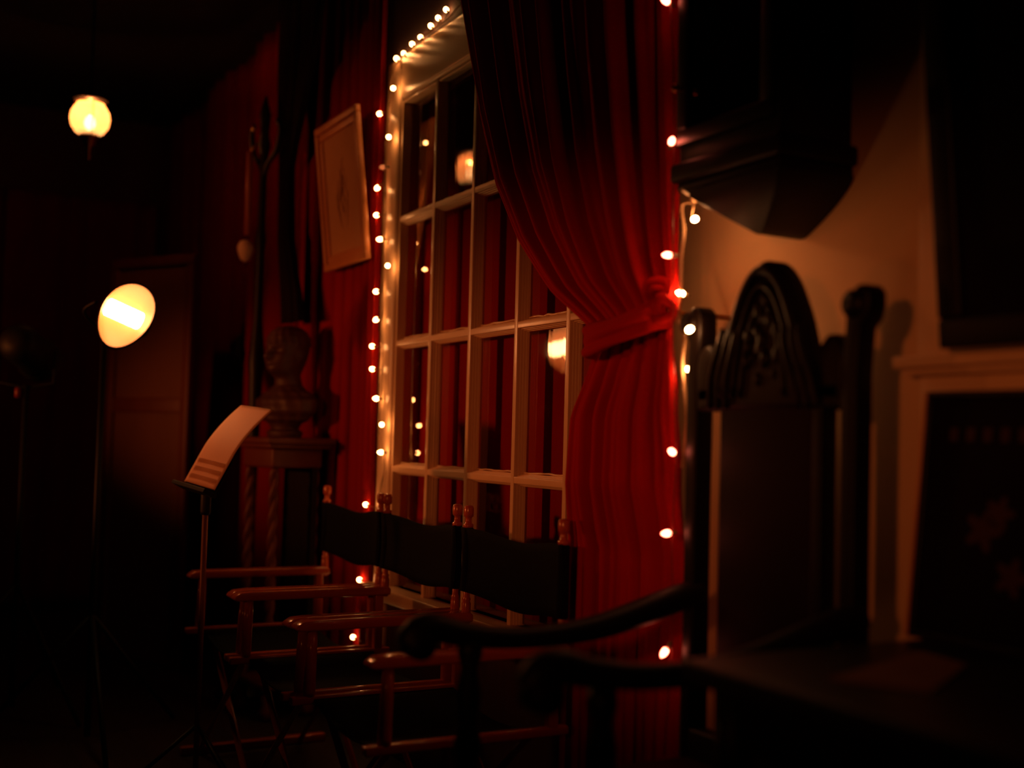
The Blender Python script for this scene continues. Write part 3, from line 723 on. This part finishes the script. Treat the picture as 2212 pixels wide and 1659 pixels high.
# ------------------------------------------------------------------ folding screen panel behind the flood lamp
A = Vector((-6.05, -.62, 0)); Bp = Vector((-5.55, -.33, 0)); dv = (Bp-A); ln = dv.length; ang = math.atan2(dv.y, dv.x)
sc = thing('screen_panel', 'reddish brown wooden screen panel standing behind the lit flood lamp', 'screen', A, ang)
sc_h = 1.96
bm = frame_bm(ln, sc_h, .05, .03, Matrix.Translation((ln/2, 0, 0))); obj('frame', bm, BROWNW, sc, smooth=True, bevel=.006)
obj('panel', B(.045, ln-.045, -.014, -.006, .045, sc_h-.045), mat('tan_panel', (.16, .05, .02), .6, var=.25, vscale=4), sc, smooth=False)
obj('cross_rail', B(.05, ln-.05, -.028, -.004, 1.20, 1.27), BROWNW, sc, smooth=True, bevel=.005)

# ------------------------------------------------------------------ flood lamp on stand (lit, egg-shaped reflector)
fl = thing('flood_lamp', 'lit flood lamp with glowing oval reflector on a thin stand', 'stage light')
fc = Vector((-4.246, -.878, 1.517)); nn = (-fwd*.80+(rt*.85-up*.53).normalized()*.60).normalized()
ax = (rt*.47+up*.88); ax = (ax-nn*ax.dot(nn)).normalized(); bx = nn.cross(ax).normalized()
MF = Matrix((ax, bx, nn)).transposed().to_4x4(); MF.translation = fc
prof = [(.016, -.075), (.045, -.068), (.072, -.048), (.088, -.022), (.094, 0)]
bm = bmesh.new(); n = 48
def ring(sc_, r, z): return [bm.verts.new(MF @ Vector((sc_*r*1.28*math.cos(2*PI*k/n), sc_*r*.95*math.sin(2*PI*k/n)*(1+.10*math.cos(2*PI*k/n)), z))) for k in range(n)]
rr = [ring(1, r, z) for r, z in prof]
for a, b in zip(rr, rr[1:]):
    for k in range(n): bm.faces.new([a[k], a[(k+1) % n], b[(k+1) % n], b[k]])
bm.faces.new(rr[0]); obj('reflector', bm, DISH, fl)
bm = bmesh.new(); rr = [ring(1.0, r+.004, z-.006) for r, z in prof]+[ring(1.0, .101, .004), ring(1.0, .0955, .004)]
for a, b in zip(rr, rr[1:]):
    for k in range(n): bm.faces.new([a[k], a[(k+1) % n], b[(k+1) % n], b[k]])
bm.faces.new(rr[0]); hs = obj('housing', bm, BLACKM, fl)
bm = bmesh.new(); tube(bm, [MF @ Vector((.0, -.062, -.028)), MF @ Vector((0, .062, -.028))], .031, 14); obj('lamp_tube', bm, HALOGEN, fl)
obj('yoke', T(smooth_path([MF @ Vector((0, -.105, -.03)), MF @ Vector((-.06, -.11, -.08)), MF @ Vector((-.10, 0, -.12)), MF @ Vector((-.06, .11, -.08)), MF @ Vector((0, .105, -.03))], 5), .006, 8), BLACKM, fl)
sx, sy = (MF @ Vector((-.10, 0, -.12))).x, (MF @ Vector((-.10, 0, -.12))).y
obj('pole', T([(sx, sy, (MF @ Vector((-.10, 0, -.12))).z), (sx, sy, .02)], .012, 12), BLACKM, fl)
for k in range(3):
    a = k*2*PI/3; obj('leg', T([(sx, sy, .45), (sx+.4*math.cos(a), sy+.4*math.sin(a), .01)], .009, 8), BLACKM, fl)

# second, unlit lamp at the far left
pl = thing('unlit_flood_lamp', 'unlit black stage lamp on a stand in front of the far left drapes', 'stage light', (-4.955, -1.123, 0))
mt = align((-.75, .45, -.25), (0, 0, 1.42))
hb = obj('housing', L([(.02, -.13), (.06, -.12), (.078, -.08), (.078, .06), (.088, .10), (.088, .13), (.07, .12), (.02, .05)], 28, mt), BLACKM, pl)
obj('yoke', T([(-.02, -.10, 1.42), (-.02, -.10, 1.29), (0, 0, 1.27), (.02, .10, 1.29), (.02, .10, 1.42)], .007, 8), BLACKM, pl)
obj('clamp_knob', L([(.006, -.02), (.011, -.015), (.011, .015), (.006, .02)], 12, Matrix.Translation((.0, -.03, 1.25))), mat('red_knob', (.25, .02, .01), .4, var=.1), pl)
obj('pole', T([(0, 0, 1.28), (0, 0, .02)], .012, 12), BLACKM, pl)
for k in range(3):
    a = k*2*PI/3+.5; obj('leg', T([(0, 0, .5), (.42*math.cos(a), .42*math.sin(a), .01)], .009, 8), BLACKM, pl)

# ------------------------------------------------------------------ oil-lamp style pendant
oc = Vector((-5.227, -.89, 2.432))
ol = thing('oil_lamp_pendant', 'glowing frosted glass oil-style lamp hanging at upper left', 'lamp', oc)
gb = obj('glass_globe', L([(.040, -.052), (.058, -.042), (.078, -.012), (.083, .020), (.078, .048), (.066, .068), (.056, .078), (.058, .084)], 36, cap=False), GLOBE, ol)
obj('flame_bulb', L([(.003, -.03), (.018, -.02), (.024, .0), (.018, .022), (.003, .034)], 18), OILBULB, ol)
obj('gallery', L([(.0, -.052), (.036, -.054), (.044, -.056), (.042, -.064), (.030, -.070), (.026, -.090), (.012, -.102), (.008, -.13), (.012, -.15), (.002, -.165)], 28), BRASS, ol)
bm = L([(.070, .098), (.072, .102), (.05, .118), (.012, .13), (.006, .14), (.006, 3.1-2.40)], 24); obj('cap_and_rod', bm, BLACKM, ol)
for k in range(3):
    a = k*2*PI/3; obj('strap', T([(.044*math.cos(a), .044*math.sin(a), -.056), (.090*math.cos(a), .090*math.sin(a), .02), (.068*math.cos(a), .068*math.sin(a), .10)], .002, 6), BRASS, ol)
